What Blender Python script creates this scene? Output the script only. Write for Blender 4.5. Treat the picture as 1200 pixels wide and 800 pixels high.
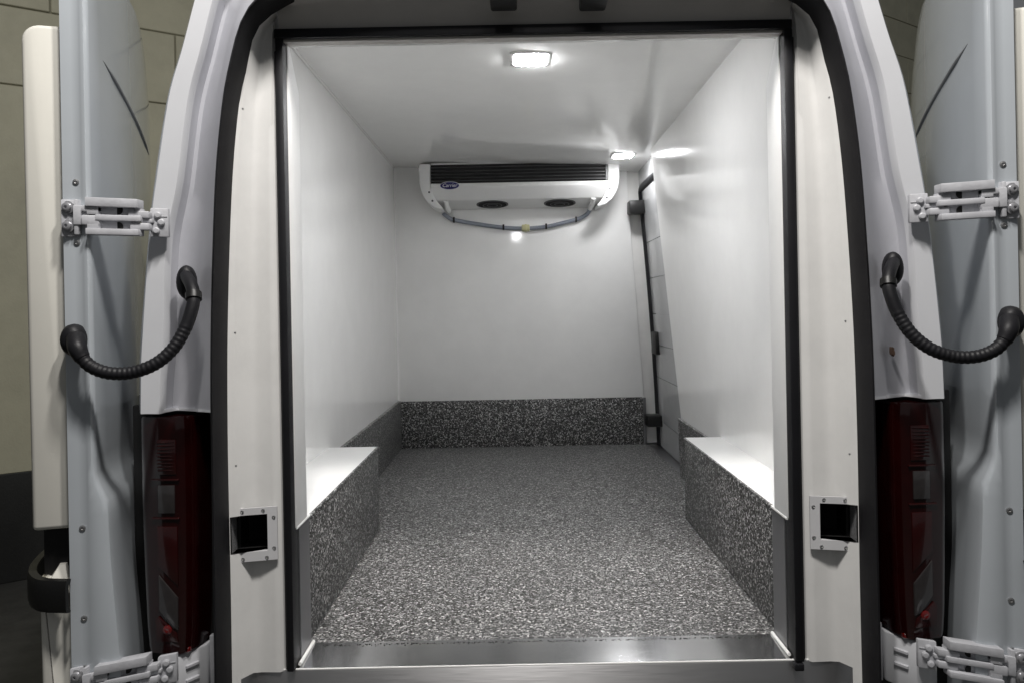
import bpy, bmesh, math, random
from mathutils import Vector, Matrix
random.seed(7)
for o in list(bpy.data.objects): bpy.data.objects.remove(o)
SC = bpy.context.scene; COL = SC.collection
R = math.radians

# ------------------------------------------------------------------ camera
F = 900.0; VX, VY = 605.0, 361.0; CZ = 0.83; ROLL = R(1.1)
cam_d = bpy.data.cameras.new('camera'); cam = bpy.data.objects.new('camera', cam_d); COL.objects.link(cam)
cam_d.sensor_width = 36.0; cam_d.lens = 27.0
cam_d.shift_x = (600 - VX) / 1200.0; cam_d.shift_y = (VY - 400) / 1200.0
cam_d.clip_start = 0.05; cam_d.clip_end = 200
cam.matrix_world = Matrix.Translation((0, 0, CZ)) @ Matrix.Rotation(R(90), 4, 'X') @ Matrix.Rotation(-ROLL, 4, 'Z')
SC.camera = cam

# ------------------------------------------------------------------ garage light
W = bpy.data.worlds.new('World'); SC.world = W; W.use_nodes = True
bg = W.node_tree.nodes['Background']; bg.inputs[0].default_value = (0.95, 0.97, 1.0, 1); bg.inputs[1].default_value = 0.115
def area_lamp(name, loc, target, sx, sy, power, col):
    l = bpy.data.lights.new(name, 'AREA'); l.shape = 'RECTANGLE'; l.size = sx; l.size_y = sy; l.energy = power; l.color = col
    o = bpy.data.objects.new(name, l); COL.objects.link(o); o.location = loc
    o.rotation_euler = (Vector(target) - Vector(loc)).to_track_quat('-Z', 'Y').to_euler(); return o
area_lamp('garage_lamp', (-0.26, 0.66, 3.04), (0.0, 2.0, 0.1), 0.10, 0.28, 45, (1.0, 0.965, 0.93))
area_lamp('garage_lamp', (0.28, 0.66, 3.04), (0.1, 2.0, 0.1), 0.10, 0.28, 45, (1.0, 0.965, 0.93))
area_lamp('wall_fill_lamp', (-2.3, 2.6, 3.3), (-2.6, 4.6, 1.0), 0.12, 1.0, 5, (1.0, 0.97, 0.92))  # unseen fill lamp, added to brighten the wall on the left
area_lamp('wall_fill_lamp', (3.2, 4.6, 3.6), (4.4, 9.0, 1.6), 0.12, 1.0, 16, (1.0, 0.97, 0.92))  # second added fill lamp, for the far right of the wall
SC.view_settings.view_transform = 'Standard'; SC.view_settings.look = 'None'
SC.view_settings.exposure = 0.0; SC.view_settings.gamma = 1.0
SC.render.engine = 'CYCLES'
SC.cycles.max_bounces = 10; SC.cycles.diffuse_bounces = 6; SC.cycles.glossy_bounces = 5
LED_STRENGTH = 285.0

# ------------------------------------------------------------------ measuring helper
XC = 0.054                                   # centre line of the van
def at(px, py, Y):                           # photo pixel + distance -> point in the place
    dx, dy = px - VX, py - VY
    c, s = math.cos(ROLL), math.sin(ROLL)
    return Vector(((dx * c - dy * s) * Y / F, Y, CZ - (dx * s + dy * c) * Y / F))

# ------------------------------------------------------------------ materials
def new_mat(name):
    m = bpy.data.materials.new(name); m.use_nodes = True
    nt = m.node_tree; return m, nt, nt.nodes['Principled BSDF']
def N(nt, t, **kw):
    n = nt.nodes.new(t)
    for k, v in kw.items(): setattr(n, k, v)
    return n
def paint(name, col, rough=0.4, metal=0.0, var=0.05, bump=0.0, bscale=60.0, coat=0.0, dirt=0.0, spec=0.5, dscale=7.0):
    m, nt, b = new_mat(name)
    tc = N(nt, 'ShaderNodeTexCoord')
    n1 = N(nt, 'ShaderNodeTexNoise'); n1.inputs['Scale'].default_value = dscale; n1.inputs['Detail'].default_value = 8
    n1.inputs['Roughness'].default_value = 0.65
    nt.links.new(tc.outputs['Object'], n1.inputs['Vector'])
    r = N(nt, 'ShaderNodeValToRGB'); e = r.color_ramp.elements
    lo = [c * (1 - var - dirt) for c in col]; hi = [min(1, c * (1 + var * 0.5)) for c in col]
    e[0].position = 0.25; e[0].color = (*lo, 1); e[1].position = 0.62; e[1].color = (*hi, 1)
    nt.links.new(n1.outputs['Fac'], r.inputs['Fac']); nt.links.new(r.outputs['Color'], b.inputs['Base Color'])
    b.inputs['Metallic'].default_value = metal; b.inputs['Specular IOR Level'].default_value = spec
    mr = N(nt, 'ShaderNodeMapRange'); mr.inputs['To Min'].default_value = rough * 0.85; mr.inputs['To Max'].default_value = rough * 1.2
    n2 = N(nt, 'ShaderNodeTexNoise'); n2.inputs['Scale'].default_value = 19; n2.inputs['Detail'].default_value = 5
    nt.links.new(tc.outputs['Object'], n2.inputs['Vector']); nt.links.new(n2.outputs['Fac'], mr.inputs['Value'])
    nt.links.new(mr.outputs['Result'], b.inputs['Roughness'])
    if coat: b.inputs['Coat Weight'].default_value = coat; b.inputs['Coat Roughness'].default_value = 0.06
    if bump:
        n3 = N(nt, 'ShaderNodeTexNoise'); n3.inputs['Scale'].default_value = bscale; n3.inputs['Detail'].default_value = 3
        nt.links.new(tc.outputs['Object'], n3.inputs['Vector'])
        bp = N(nt, 'ShaderNodeBump'); bp.inputs['Strength'].default_value = bump; bp.inputs['Distance'].default_value = 0.002
        nt.links.new(n3.outputs['Fac'], bp.inputs['Height']); nt.links.new(bp.outputs['Normal'], b.inputs['Normal'])
    return m
def flake(name, stops, scale, rough=0.42, stretch=(1, 1, 1)):
    m, nt, b = new_mat(name)
    tc = N(nt, 'ShaderNodeTexCoord'); mp = N(nt, 'ShaderNodeMapping'); mp.inputs['Scale'].default_value = stretch
    nt.links.new(tc.outputs['Object'], mp.inputs['Vector'])
    nz = N(nt, 'ShaderNodeTexNoise'); nz.inputs['Scale'].default_value = scale * 0.55; nz.inputs['Detail'].default_value = 2
    nt.links.new(mp.outputs['Vector'], nz.inputs['Vector'])
    ad = N(nt, 'ShaderNodeMixRGB', blend_type='ADD'); ad.inputs['Fac'].default_value = 0.012
    nt.links.new(mp.outputs['Vector'], ad.inputs['Color1']); nt.links.new(nz.outputs['Color'], ad.inputs['Color2'])
    v = N(nt, 'ShaderNodeTexVoronoi'); v.inputs['Scale'].default_value = scale
    nt.links.new(ad.outputs['Color'], v.inputs['Vector'])
    sp = N(nt, 'ShaderNodeSeparateColor'); nt.links.new(v.outputs['Color'], sp.inputs['Color'])
    r = N(nt, 'ShaderNodeValToRGB'); r.color_ramp.interpolation = 'CONSTANT'
    e = r.color_ramp.elements
    while len(e) < len(stops): e.new(0.5)
    for i, (p, c) in enumerate(stops): e[i].position = p; e[i].color = (c, c, c * 0.985, 1)
    nt.links.new(sp.outputs[0], r.inputs['Fac'])
    # slow wear so that the field is not even
    n4 = N(nt, 'ShaderNodeTexNoise'); n4.inputs['Scale'].default_value = 3.0; n4.inputs['Detail'].default_value = 6
    nt.links.new(tc.outputs['Object'], n4.inputs['Vector'])
    mr = N(nt, 'ShaderNodeMapRange'); mr.inputs['To Min'].default_value = 0.78; mr.inputs['To Max'].default_value = 1.15
    nt.links.new(n4.outputs['Fac'], mr.inputs['Value'])
    mu = N(nt, 'ShaderNodeMixRGB', blend_type='MULTIPLY'); mu.inputs['Fac'].default_value = 1
    nt.links.new(r.outputs['Color'], mu.inputs['Color1']); nt.links.new(mr.outputs['Result'], mu.inputs['Color2'])
    nt.links.new(mu.outputs['Color'], b.inputs['Base Color'])
    b.inputs['Roughness'].default_value = rough
    bp = N(nt, 'ShaderNodeBump'); bp.inputs['Strength'].default_value = 0.55; bp.inputs['Distance'].default_value = 0.0015
    nt.links.new(sp.outputs[1], bp.inputs['Height']); nt.links.new(bp.outputs['Normal'], b.inputs['Normal'])
    return m
def brushed(name, col, rough, axis=(1, 60, 60), bstr=0.12, aniso=0):
    m, nt, b = new_mat(name)
    tc = N(nt, 'ShaderNodeTexCoord'); mp = N(nt, 'ShaderNodeMapping'); mp.inputs['Scale'].default_value = axis
    nt.links.new(tc.outputs['Object'], mp.inputs['Vector'])
    n = N(nt, 'ShaderNodeTexNoise'); n.inputs['Scale'].default_value = 14; n.inputs['Detail'].default_value = 6
    nt.links.new(mp.outputs['Vector'], n.inputs['Vector'])
    mr = N(nt, 'ShaderNodeMapRange'); mr.inputs['To Min'].default_value = rough * 0.75; mr.inputs['To Max'].default_value = rough * 1.35
    nt.links.new(n.outputs['Fac'], mr.inputs['Value']); nt.links.new(mr.outputs['Result'], b.inputs['Roughness'])
    bp = N(nt, 'ShaderNodeBump'); bp.inputs['Strength'].default_value = bstr; bp.inputs['Distance'].default_value = 0.0006
    nt.links.new(n.outputs['Fac'], bp.inputs['Height']); nt.links.new(bp.outputs['Normal'], b.inputs['Normal'])
    if aniso:
        tg = N(nt, 'ShaderNodeTangent', direction_type='RADIAL', axis='Z'); nt.links.new(tg.outputs['Tangent'], b.inputs['Tangent'])
        b.inputs['Anisotropic'].default_value = aniso; b.inputs['Anisotropic Rotation'].default_value = 0.25
    b.inputs['Base Color'].default_value = (*col, 1); b.inputs['Metallic'].default_value = 1.0
    return m
def glow(name, col, s):
    m, nt, b = new_mat(name)
    b.inputs['Base Color'].default_value = (0.9, 0.9, 0.9, 1)
    b.inputs['Emission Color'].default_value = (*col, 1); b.inputs['Emission Strength'].default_value = s
    tc = N(nt, 'ShaderNodeTexCoord'); v = N(nt, 'ShaderNodeTexNoise'); v.inputs['Scale'].default_value = 20
    nt.links.new(tc.outputs['Object'], v.inputs['Vector']); nt.links.new(v.outputs['Fac'], b.inputs['Roughness'])
    return m
M = dict(
    grp=paint('white_laminate', (0.86, 0.858, 0.845), 0.11, var=0.03, bump=0.05, bscale=30),
    grp_c=paint('white_ceiling_laminate', (0.90, 0.90, 0.885), 0.12, var=0.03),
    lin=paint('white_jamb_lining', (0.80, 0.80, 0.79), 0.55, var=0.03, bump=0.05, bscale=30),
    sdoor=paint('grey_shaded_side_door', (0.44, 0.445, 0.45), 0.10, var=0.05),  # grey also stands in for lamp light missing from the recessed door
    frame=paint('body_white_gutter_shade', (0.47, 0.475, 0.51), 0.3, var=0.06, coat=0.4, bump=0.05, bscale=40, dirt=0.06),  # body white darkened: the gutter's shade is put into its colour
    crease_dark=paint('crease_shade_grey', (0.16, 0.165, 0.17), 0.4, var=0.1),  # dark grey in place of the shade along the door crease
    rust=paint('rust_brown', (0.10, 0.06, 0.04), 0.8, var=0.4, dscale=90),
    lid=paint('white_lid_plastic', (0.83, 0.83, 0.82), 0.3, var=0.03, bump=0.05, bscale=150),
    body=paint('white_body_paint', (0.68, 0.69, 0.715), 0.16, var=0.03, coat=0.9, bump=0.03, bscale=40),
    skin=paint('white_door_paint_shaded', (0.48, 0.515, 0.545), 0.09, var=0.03, coat=1.0, bump=0.02, bscale=30),  # same white as the body, darkened to paint in the doors' shade
    cream=paint('cream_moulding', (0.78, 0.775, 0.755), 0.4, var=0.05, bump=0.10, bscale=45, dirt=0.03),
    trim=paint('cream_door_trim', (0.74, 0.725, 0.66), 0.25, var=0.03, bump=0.06, bscale=30),
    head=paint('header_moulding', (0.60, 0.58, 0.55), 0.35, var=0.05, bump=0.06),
    rubber=paint('black_rubber', (0.010, 0.010, 0.012), 0.5, spec=0.3, var=0.2, bump=0.2, bscale=120),
    seal=paint('dark_seal', (0.011, 0.0105, 0.012), 0.6, spec=0.25, var=0.2, bump=0.1, bscale=90),
    plast=paint('black_plastic', (0.009, 0.009, 0.009), 0.4, spec=0.35, var=0.2, bump=0.15, bscale=200),
    hinge=paint('painted_hinge_steel', (0.50, 0.505, 0.53), 0.4, var=0.08, bump=0.2, bscale=130, dirt=0.12, dscale=30),
    bolt=paint('bolt_steel', (0.50, 0.50, 0.52), 0.3, metal=0.6, var=0.1),
    screw=paint('screw_steel', (0.5, 0.5, 0.5), 0.3, metal=0.9, var=0.1),
    steel=brushed('brushed_steel', (0.74, 0.74, 0.745), 0.12),
    steel_v=brushed('brushed_steel_step', (0.70, 0.695, 0.70), 0.38, axis=(1, 60, 60), bstr=0.3, aniso=0.9),
    steel_d=brushed('dull_steel', (0.30, 0.30, 0.31), 0.38, axis=(60, 60, 1)),
    vent=paint('vent_frame_plastic', (0.62, 0.62, 0.63), 0.35, var=0.05, bump=0.05),
    dark=paint('dark_void', (0.008, 0.008, 0.008), 0.8, var=0.2),  # near-black: shade inside holes and recesses is put into the colour
    unit=paint('unit_casing', (0.80, 0.80, 0.79), 0.3, var=0.03, bump=0.04, bscale=80),
    slat=paint('louvre_slat', (0.07, 0.07, 0.072), 0.35, var=0.1),
    pipe=paint('grey_pipe', (0.22, 0.24, 0.28), 0.4, var=0.1),
    yel=paint('yellowed_connector', (0.55, 0.53, 0.30), 0.5, var=0.1),
    navy=paint('badge_navy', (0.012, 0.012, 0.11), 0.25, var=0.05),
    silver=paint('badge_silver', (0.72, 0.72, 0.76), 0.3, var=0.03),
    lens=paint('tail_lens_red', (0.012, 0.0008, 0.0008), 0.15, var=0.3, coat=0.5, dscale=20),
    lens_r=paint('tail_lens_bright_red', (0.11, 0.003, 0.003), 0.2, var=0.3, coat=1.0, dscale=30),
    lens_m=paint('tail_lens_mid_red', (0.020, 0.0009, 0.0008), 0.2, var=0.3, coat=0.5, dscale=30),
    lens_s=paint('tail_lens_smoke', (0.026, 0.023, 0.023), 0.3, var=0.3, coat=1.0, dscale=30),
    block=paint('khaki_block_paint', (0.45, 0.437, 0.325), 0.6, var=0.10, bump=0.5, bscale=90, dirt=0.05, dscale=4),
    block_d=paint('black_block_paint', (0.02, 0.021, 0.02), 0.55, var=0.2, bump=0.5, bscale=90),
    mortar=paint('mortar_khaki', (0.28, 0.27, 0.20), 0.8, var=0.2),
    ground=paint('garage_concrete', (0.075, 0.075, 0.07), 0.5, var=0.3, bump=0.2),
    caulk=paint('white_caulk', (0.78, 0.78, 0.76), 0.45, var=0.04),
    floor=flake('flake_floor', [(0, 0.010), (0.24, 0.045), (0.44, 0.10), (0.62, 0.19), (0.79, 0.36), (0.92, 0.68)], 250, rough=0.33),
    kick=flake('flake_upstand', [(0, 0.012), (0.26, 0.035), (0.50, 0.08), (0.70, 0.19), (0.86, 0.55)], 215, rough=0.36),
    led=glow('led_lens', (0.985, 0.985, 1.0), LED_STRENGTH),
    led_dim=glow('led_lens_dim', (0.985, 0.985, 1.0), LED_STRENGTH * 0.40),  # emission turned down so the bulkhead beside it does not burn out
)

# ------------------------------------------------------------------ mesh helpers
WORLD = {}
def obj(name, bm, mat, parent=None, smooth=30, recalc=True):
    if recalc: bmesh.ops.recalc_face_normals(bm, faces=bm.faces)
    xs = [v.co.copy() for v in bm.verts]
    lo = Vector([min(c[i] for c in xs) for i in range(3)]); hi = Vector([max(c[i] for c in xs) for i in range(3)])
    c = (lo + hi) / 2
    for v in bm.verts: v.co -= c
    if smooth:
        for f in bm.faces: f.smooth = True
    me = bpy.data.meshes.new(name); bm.to_mesh(me); bm.free()
    if smooth: me.set_sharp_from_angle(angle=R(smooth))
    me.materials.append(M[mat] if isinstance(mat, str) else mat)
    return link(name, me, c, parent)
def link(name, me, c, parent=None, rot=None):
    o = bpy.data.objects.new(name, me); COL.objects.link(o)
    c = Vector(c); o.location = c - WORLD.get(parent.name, Vector()) if parent else c
    if rot: o.rotation_euler = rot
    if parent: o.parent = parent
    WORLD[o.name] = c; return o
def thing(name, label, cat, loc, group=None):
    o = bpy.data.objects.new(name, None); COL.objects.link(o); o.location = loc; o.empty_display_size = 0.1
    o['label'] = label; o['category'] = cat
    if group: o['group'] = group
    WORLD[o.name] = Vector(loc); return o
def bx(lo, hi, bev=0.0, seg=2, bm=None):
    own = bmesh.new()
    bmesh.ops.create_cube(own, size=1)
    lo, hi = Vector(lo), Vector(hi)
    for v in own.verts:
        v.co = Vector([(lo[i] + hi[i]) / 2 + v.co[i] * abs(hi[i] - lo[i]) for i in range(3)])
    if bev: bmesh.ops.bevel(own, geom=own.edges[:], offset=bev, segments=seg, affect='EDGES', profile=0.5)
    return join(bm, own)
def join(bm, own):
    if bm is None: return own
    me = bpy.data.meshes.new('tmp'); own.to_mesh(me); own.free(); bm.from_mesh(me); bpy.data.meshes.remove(me); return bm
def prism(pts, d, bev=0.0, seg=2, bm=None):            # polygon pts (3D, planar) swept by vector d
    own = bmesh.new(); d = Vector(d)
    a = [own.verts.new(p) for p in pts]; b = [own.verts.new(Vector(p) + d) for p in pts]
    own.faces.new(a); own.faces.new(b[::-1]); n = len(a)
    for i in range(n): own.faces.new((a[i], b[i], b[(i + 1) % n], a[(i + 1) % n]))
    bmesh.ops.recalc_face_normals(own, faces=own.faces)
    if bev: bmesh.ops.bevel(own, geom=own.edges[:], offset=bev, segments=seg, affect='EDGES', profile=0.5)
    return join(bm, own)
def loft(rings, closed=False, caps=False, bm=None):
    own = bmesh.new(); vs = [[own.verts.new(p) for p in r] for r in rings]
    for i in range(len(vs) - 1):
        n = len(vs[i])
        for j in range(n if closed else n - 1):
            k = (j + 1) % n; own.faces.new((vs[i][j], vs[i][k], vs[i + 1][k], vs[i + 1][j]))
    if caps: own.faces.new(vs[0]); own.faces.new(vs[-1])
    return join(bm, own)
def cr(pts, n):                                        # Catmull-Rom through pts, n samples evenly by chord
    pts = [Vector(p) for p in pts]; P = [pts[0] * 2 - pts[1]] + pts + [pts[-1] * 2 - pts[-2]]; out = []
    for i in range(1, len(P) - 2):
        for k in range(12):
            t = k / 12; a, b, c, d = P[i - 1:i + 3]
            out.append(0.5 * ((2 * b) + (c - a) * t + (2 * a - 5 * b + 4 * c - d) * t * t + (3 * b - a - 3 * c + d) * t ** 3))
    out.append(pts[-1]); L = [0]
    for i in range(1, len(out)): L.append(L[-1] + (out[i] - out[i - 1]).length)
    res = []; j = 0
    for k in range(n):
        s = L[-1] * k / (n - 1)
        while j < len(L) - 2 and L[j + 1] < s: j += 1
        t = (s - L[j]) / max(1e-9, L[j + 1] - L[j]); res.append(out[j].lerp(out[j + 1], min(1, max(0, t))))
    return res
def tube(path, rad, seg=14, caps=True, bm=None):
    rings = []; up = None
    for i, p in enumerate(path):
        t = (path[min(i + 1, len(path) - 1)] - path[max(i - 1, 0)]).normalized()
        if up is None: up = Vector((0, 0, 1)) if abs(t.z) < 0.9 else Vector((0, 1, 0))
        s = t.cross(up).normalized(); up = s.cross(t).normalized()
        r = rad(i) if callable(rad) else rad
        rings.append([p + (s * math.cos(a) + up * math.sin(a)) * r for a in [2 * math.pi * k / seg for k in range(seg)]])
    return loft(rings, True, caps, bm)
def lathe(c, axis, prof, seg=20, sc=(1, 1), bm=None, upv=(0, 0, 1)):   # prof: (radius, height) along axis
    axis = Vector(axis).normalized(); s = axis.cross(Vector(upv)).normalized(); u = s.cross(axis)
    rings = [[Vector(c) + axis * h + (s * math.cos(a) * sc[0] + u * math.sin(a) * sc[1]) * r
              for a in [2 * math.pi * k / seg for k in range(seg)]] for r, h in prof]
    return loft(rings, True, True, bm)
def mx(bm, S):                                         # the left half's shape mirrored over the van's centre line
    if S < 0:
        for v in bm.verts: v.co.x = 2 * XC - v.co.x
        bmesh.ops.reverse_faces(bm, faces=bm.faces)
    return bm
def mp(p, S): p = Vector(p); return p if S > 0 else Vector((2 * XC - p.x, p.y, p.z))
SIDES = (1, -1)

# ------------------------------------------------------------------ setting: ground and block wall
g = obj('ground', bx((-30, -12, -0.66), (30, 30, -0.60)), 'ground'); g['kind'] = 'structure'
WA = Vector((-2.14, 4.6, 0)); WD = Vector((0.82, 0.57, 0)).normalized(); WN = Vector((WD.y, -WD.x, 0))
wall = thing('block_wall', 'khaki painted concrete block wall behind the van, black along its foot', 'wall', (WA.x, WA.y, -0.6))
BL, BH, Z0 = 1.30, 0.43, 2.10
def oriented(bm):
    bmesh.ops.transform(bm, matrix=Matrix.Rotation(math.atan2(WD.y, WD.x), 4, 'Z'), verts=bm.verts); return bm
def on_wall(bm):
    oriented(bm)
    for v in bm.verts: v.co += Vector((WA.x, WA.y, 0))
    return bm
obj('mortar_backing', on_wall(bx((-6, 0.014, -0.6), (18, 0.2, 4.9))), 'mortar', wall, smooth=0)
obj('rendered_wall', on_wall(bx((-6, 0.0, -0.012), (18, 0.1, Z0 - 0.004), 0.004, 1)), 'block', wall)
obj('black_skirting', on_wall(bx((-6, -0.006, -0.6), (18, 0.1, -0.012), 0.004, 1)), 'block_d', wall)
tmp = oriented(bx((-BL / 2 + .004, 0.0, -BH / 2 + .004), (BL / 2 - .004, 0.10, BH / 2 - .004), 0.004, 1))
bmesh.ops.recalc_face_normals(tmp, faces=tmp.faces)
bme = bpy.data.meshes.new('block'); tmp.to_mesh(bme); tmp.free(); bme.materials.append(M['block'])
for row in range(0, 6):
    for k in range(-5, 15):
        t = k * BL + (BL / 2 if row % 2 else 0) + 0.12 - BL / 2
        if t < -5.3 or t > 17.3: continue
        p = WA + WD * t; p.z = Z0 + (row + .5) * BH; p += WN * random.uniform(-0.0015, 0.0015)
        link('block', bme, p, wall)

# ------------------------------------------------------------------ the van
van = thing('van', 'white refrigerated van with both rear doors folded back and a white lined load space', 'van', (XC, 1.80, -0.60))

# contours of the door aperture, left half (pixels), bottom to top centre
SEAL_IN = [(268, 840), (266, 700), (263, 560), (262, 480), (262, 400), (264, 300), (268, 200), (275, 120), (283, 80), (292, 37), (306, 18), (328, 3), (370, -15), (450, -28), (618, -32)]
SEAL_OUT = [(252, 840), (250, 700), (248, 560), (247, 480), (247, 400), (249, 300), (253, 200), (261, 120), (269, 76), (279, 37), (291, 12), (307, -8), (350, -28), (440, -44), (618, -48)]
BAND = [(194, 483), (196, 440), (199, 399), (202, 287), (215, 215), (227, 120), (242, 60), (257, 0), (269, -32), (305, -60), (400, -75), (618, -78)]
OUTER = [(164, 483), (164, 440), (165, 399), (174, 287), (180, 225), (196, 118), (213, 58), (228, 0), (240, -40), (275, -80), (380, -100), (618, -105)]
def contour(pts, Y, n=60, d=(0, 0)):
    L = cr([at(x, y, Y) for x, y in pts], n)
    L[-1].x = XC
    for p in L: p.x += d[0]; p.z += d[1]
    L[-1].x = XC
    return L
def both(ring): return ring + [mp(p, -1) for p in ring[-2::-1]]
def off(ring, dx, dy, dz=None):                        # push a ring outwards from the aperture centre
    out = []
    for p in ring:
        v = Vector((p.x - XC, 0, (p.z - 0.75) * (1 if p.z > 0.9 else 0.15))); v.normalize()
        out.append(p + v * dx + Vector((0, dy, 0)))
    out[-1].x = XC
    return out
so = contour(SEAL_OUT, 1.700); si = contour(SEAL_IN, 1.725)
mid = [(a + b) / 2 + Vector((0, -0.028, 0)) for a, b in zip(so, si)]
q1 = [a.lerp(b, .22) + Vector((0, -0.018, 0)) for a, b in zip(so, si)]
q3 = [a.lerp(b, .78) + Vector((0, -0.018, 0)) for a, b in zip(so, si)]
so_b = [p + Vector((0, 0.03, 0)) for p in so]; si_b = [p + Vector((0, 0.03, 0)) for p in si]
obj('aperture_seal', loft([both(r) for r in (so_b, so, q1, mid, q3, si, si_b)]), 'seal', van, smooth=50)
# painted body: gutter, outer band, rounded corner, side
SO2 = [(247, 483), (247, 440), (247, 400), (249, 300), (253, 200), (261, 120), (269, 76), (279, 37), (291, 12), (307, -8), (350, -28), (440, -44), (618, -48)]
g0 = contour(SO2, 1.712); c3 = contour(BAND, 1.738); c4 = contour(OUTER, 1.728)
g1 = [a.lerp(b, .10) + Vector((0, 0.006, 0)) for a, b in zip(g0, c3)]
g1b = [a.lerp(b, .36) + Vector((0, 0.014, 0)) for a, b in zip(g0, c3)]
g1c = [a.lerp(b, .41) + Vector((0, 0.020, 0)) for a, b in zip(g0, c3)]
g2 = [a.lerp(b, .86) + Vector((0, 0.034, 0)) for a, b in zip(g0, c3)]
g3 = [a.lerp(b, .97) + Vector((0, 0.030, 0)) for a, b in zip(g0, c3)]
c3b = [a.lerp(b, .02) + Vector((0, -0.016, 0)) for a, b in zip(c3, c4)]
c3c = [a.lerp(b, .08) + Vector((0, -0.022, 0)) for a, b in zip(c3, c4)]
c4a = [a.lerp(b, .80) + Vector((0, -0.020, 0)) for a, b in zip(c3, c4)]
c4b = [a.lerp(b, .95) + Vector((0, -0.008, 0)) for a, b in zip(c3, c4)]
c5 = off(c4, 0.02, 0.05); c6 = off(c4, 0.10, 0.25); c7 = off(c4, 0.16, 0.45); c7b = off(c4, 0.30, 1.0); c8 = off(c4, 0.30, 3.3)
obj('door_frame_gutter', loft([both(r) for r in (g0, g1, g1b, g1c, g2, g3, c3)]), 'frame', van, smooth=40)
obj('body_shell', loft([both(r) for r in (c3, c3b, c3c, c4a, c4b, c4, c5, c6, c7, c7b, c8)]), 'body', van, smooth=50)
obj('front_closure', bx((-0.98, 5.0, -0.35), (1.09, 5.02, 1.55)), 'body', van)
for S in SIDES:
    # lower body side and the plain body behind the lamp
    obj('lower_body_side', mx(bx((-0.985, 2.08, -0.45), (-0.93, 5.02, 0.62), 0.01), S), 'body', van)
    bm = bx((-0.905, 1.80, -0.34), (-0.655, 1.86, 0.62), 0.004)
    obj('lamp_recess', mx(bm, S), 'plast', van)
    # closing lip under the painted pillar
    a = [p for p in (g0[0], g2[0], c3c[0], c4a[0], c4[0], c5[0])]
    lip = [Vector(p) for p in a]; back = [Vector((p.x, 1.86, p.z)) for p in (lip[-1], lip[0])]
    obj('pillar_foot', mx(prism([Vector((p.x, p.y, lip[0].z)) for p in lip] + [Vector((p.x, p.y, lip[0].z)) for p in back], (0, 0, 0.006)), S), 'body', van)

pc = at(1044, 411, 1.742)
own = bmesh.new()
vs = [own.verts.new(pc + Vector((0.0052 * math.cos(a) * r_ * .8, 0, 0.011 * math.sin(a) * r_))) for a, r_ in [(2 * math.pi * k / 14, random.uniform(.55, 1.15)) for k in range(14)]]
own.faces.new(vs); cx = bmesh.ops.extrude_face_region(own, geom=own.faces[:])
for v in [e for e in cx['geom'] if isinstance(e, bmesh.types.BMVert)]: v.co.y -= 0.012
obj('rust_chip', own, 'rust', van)
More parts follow.
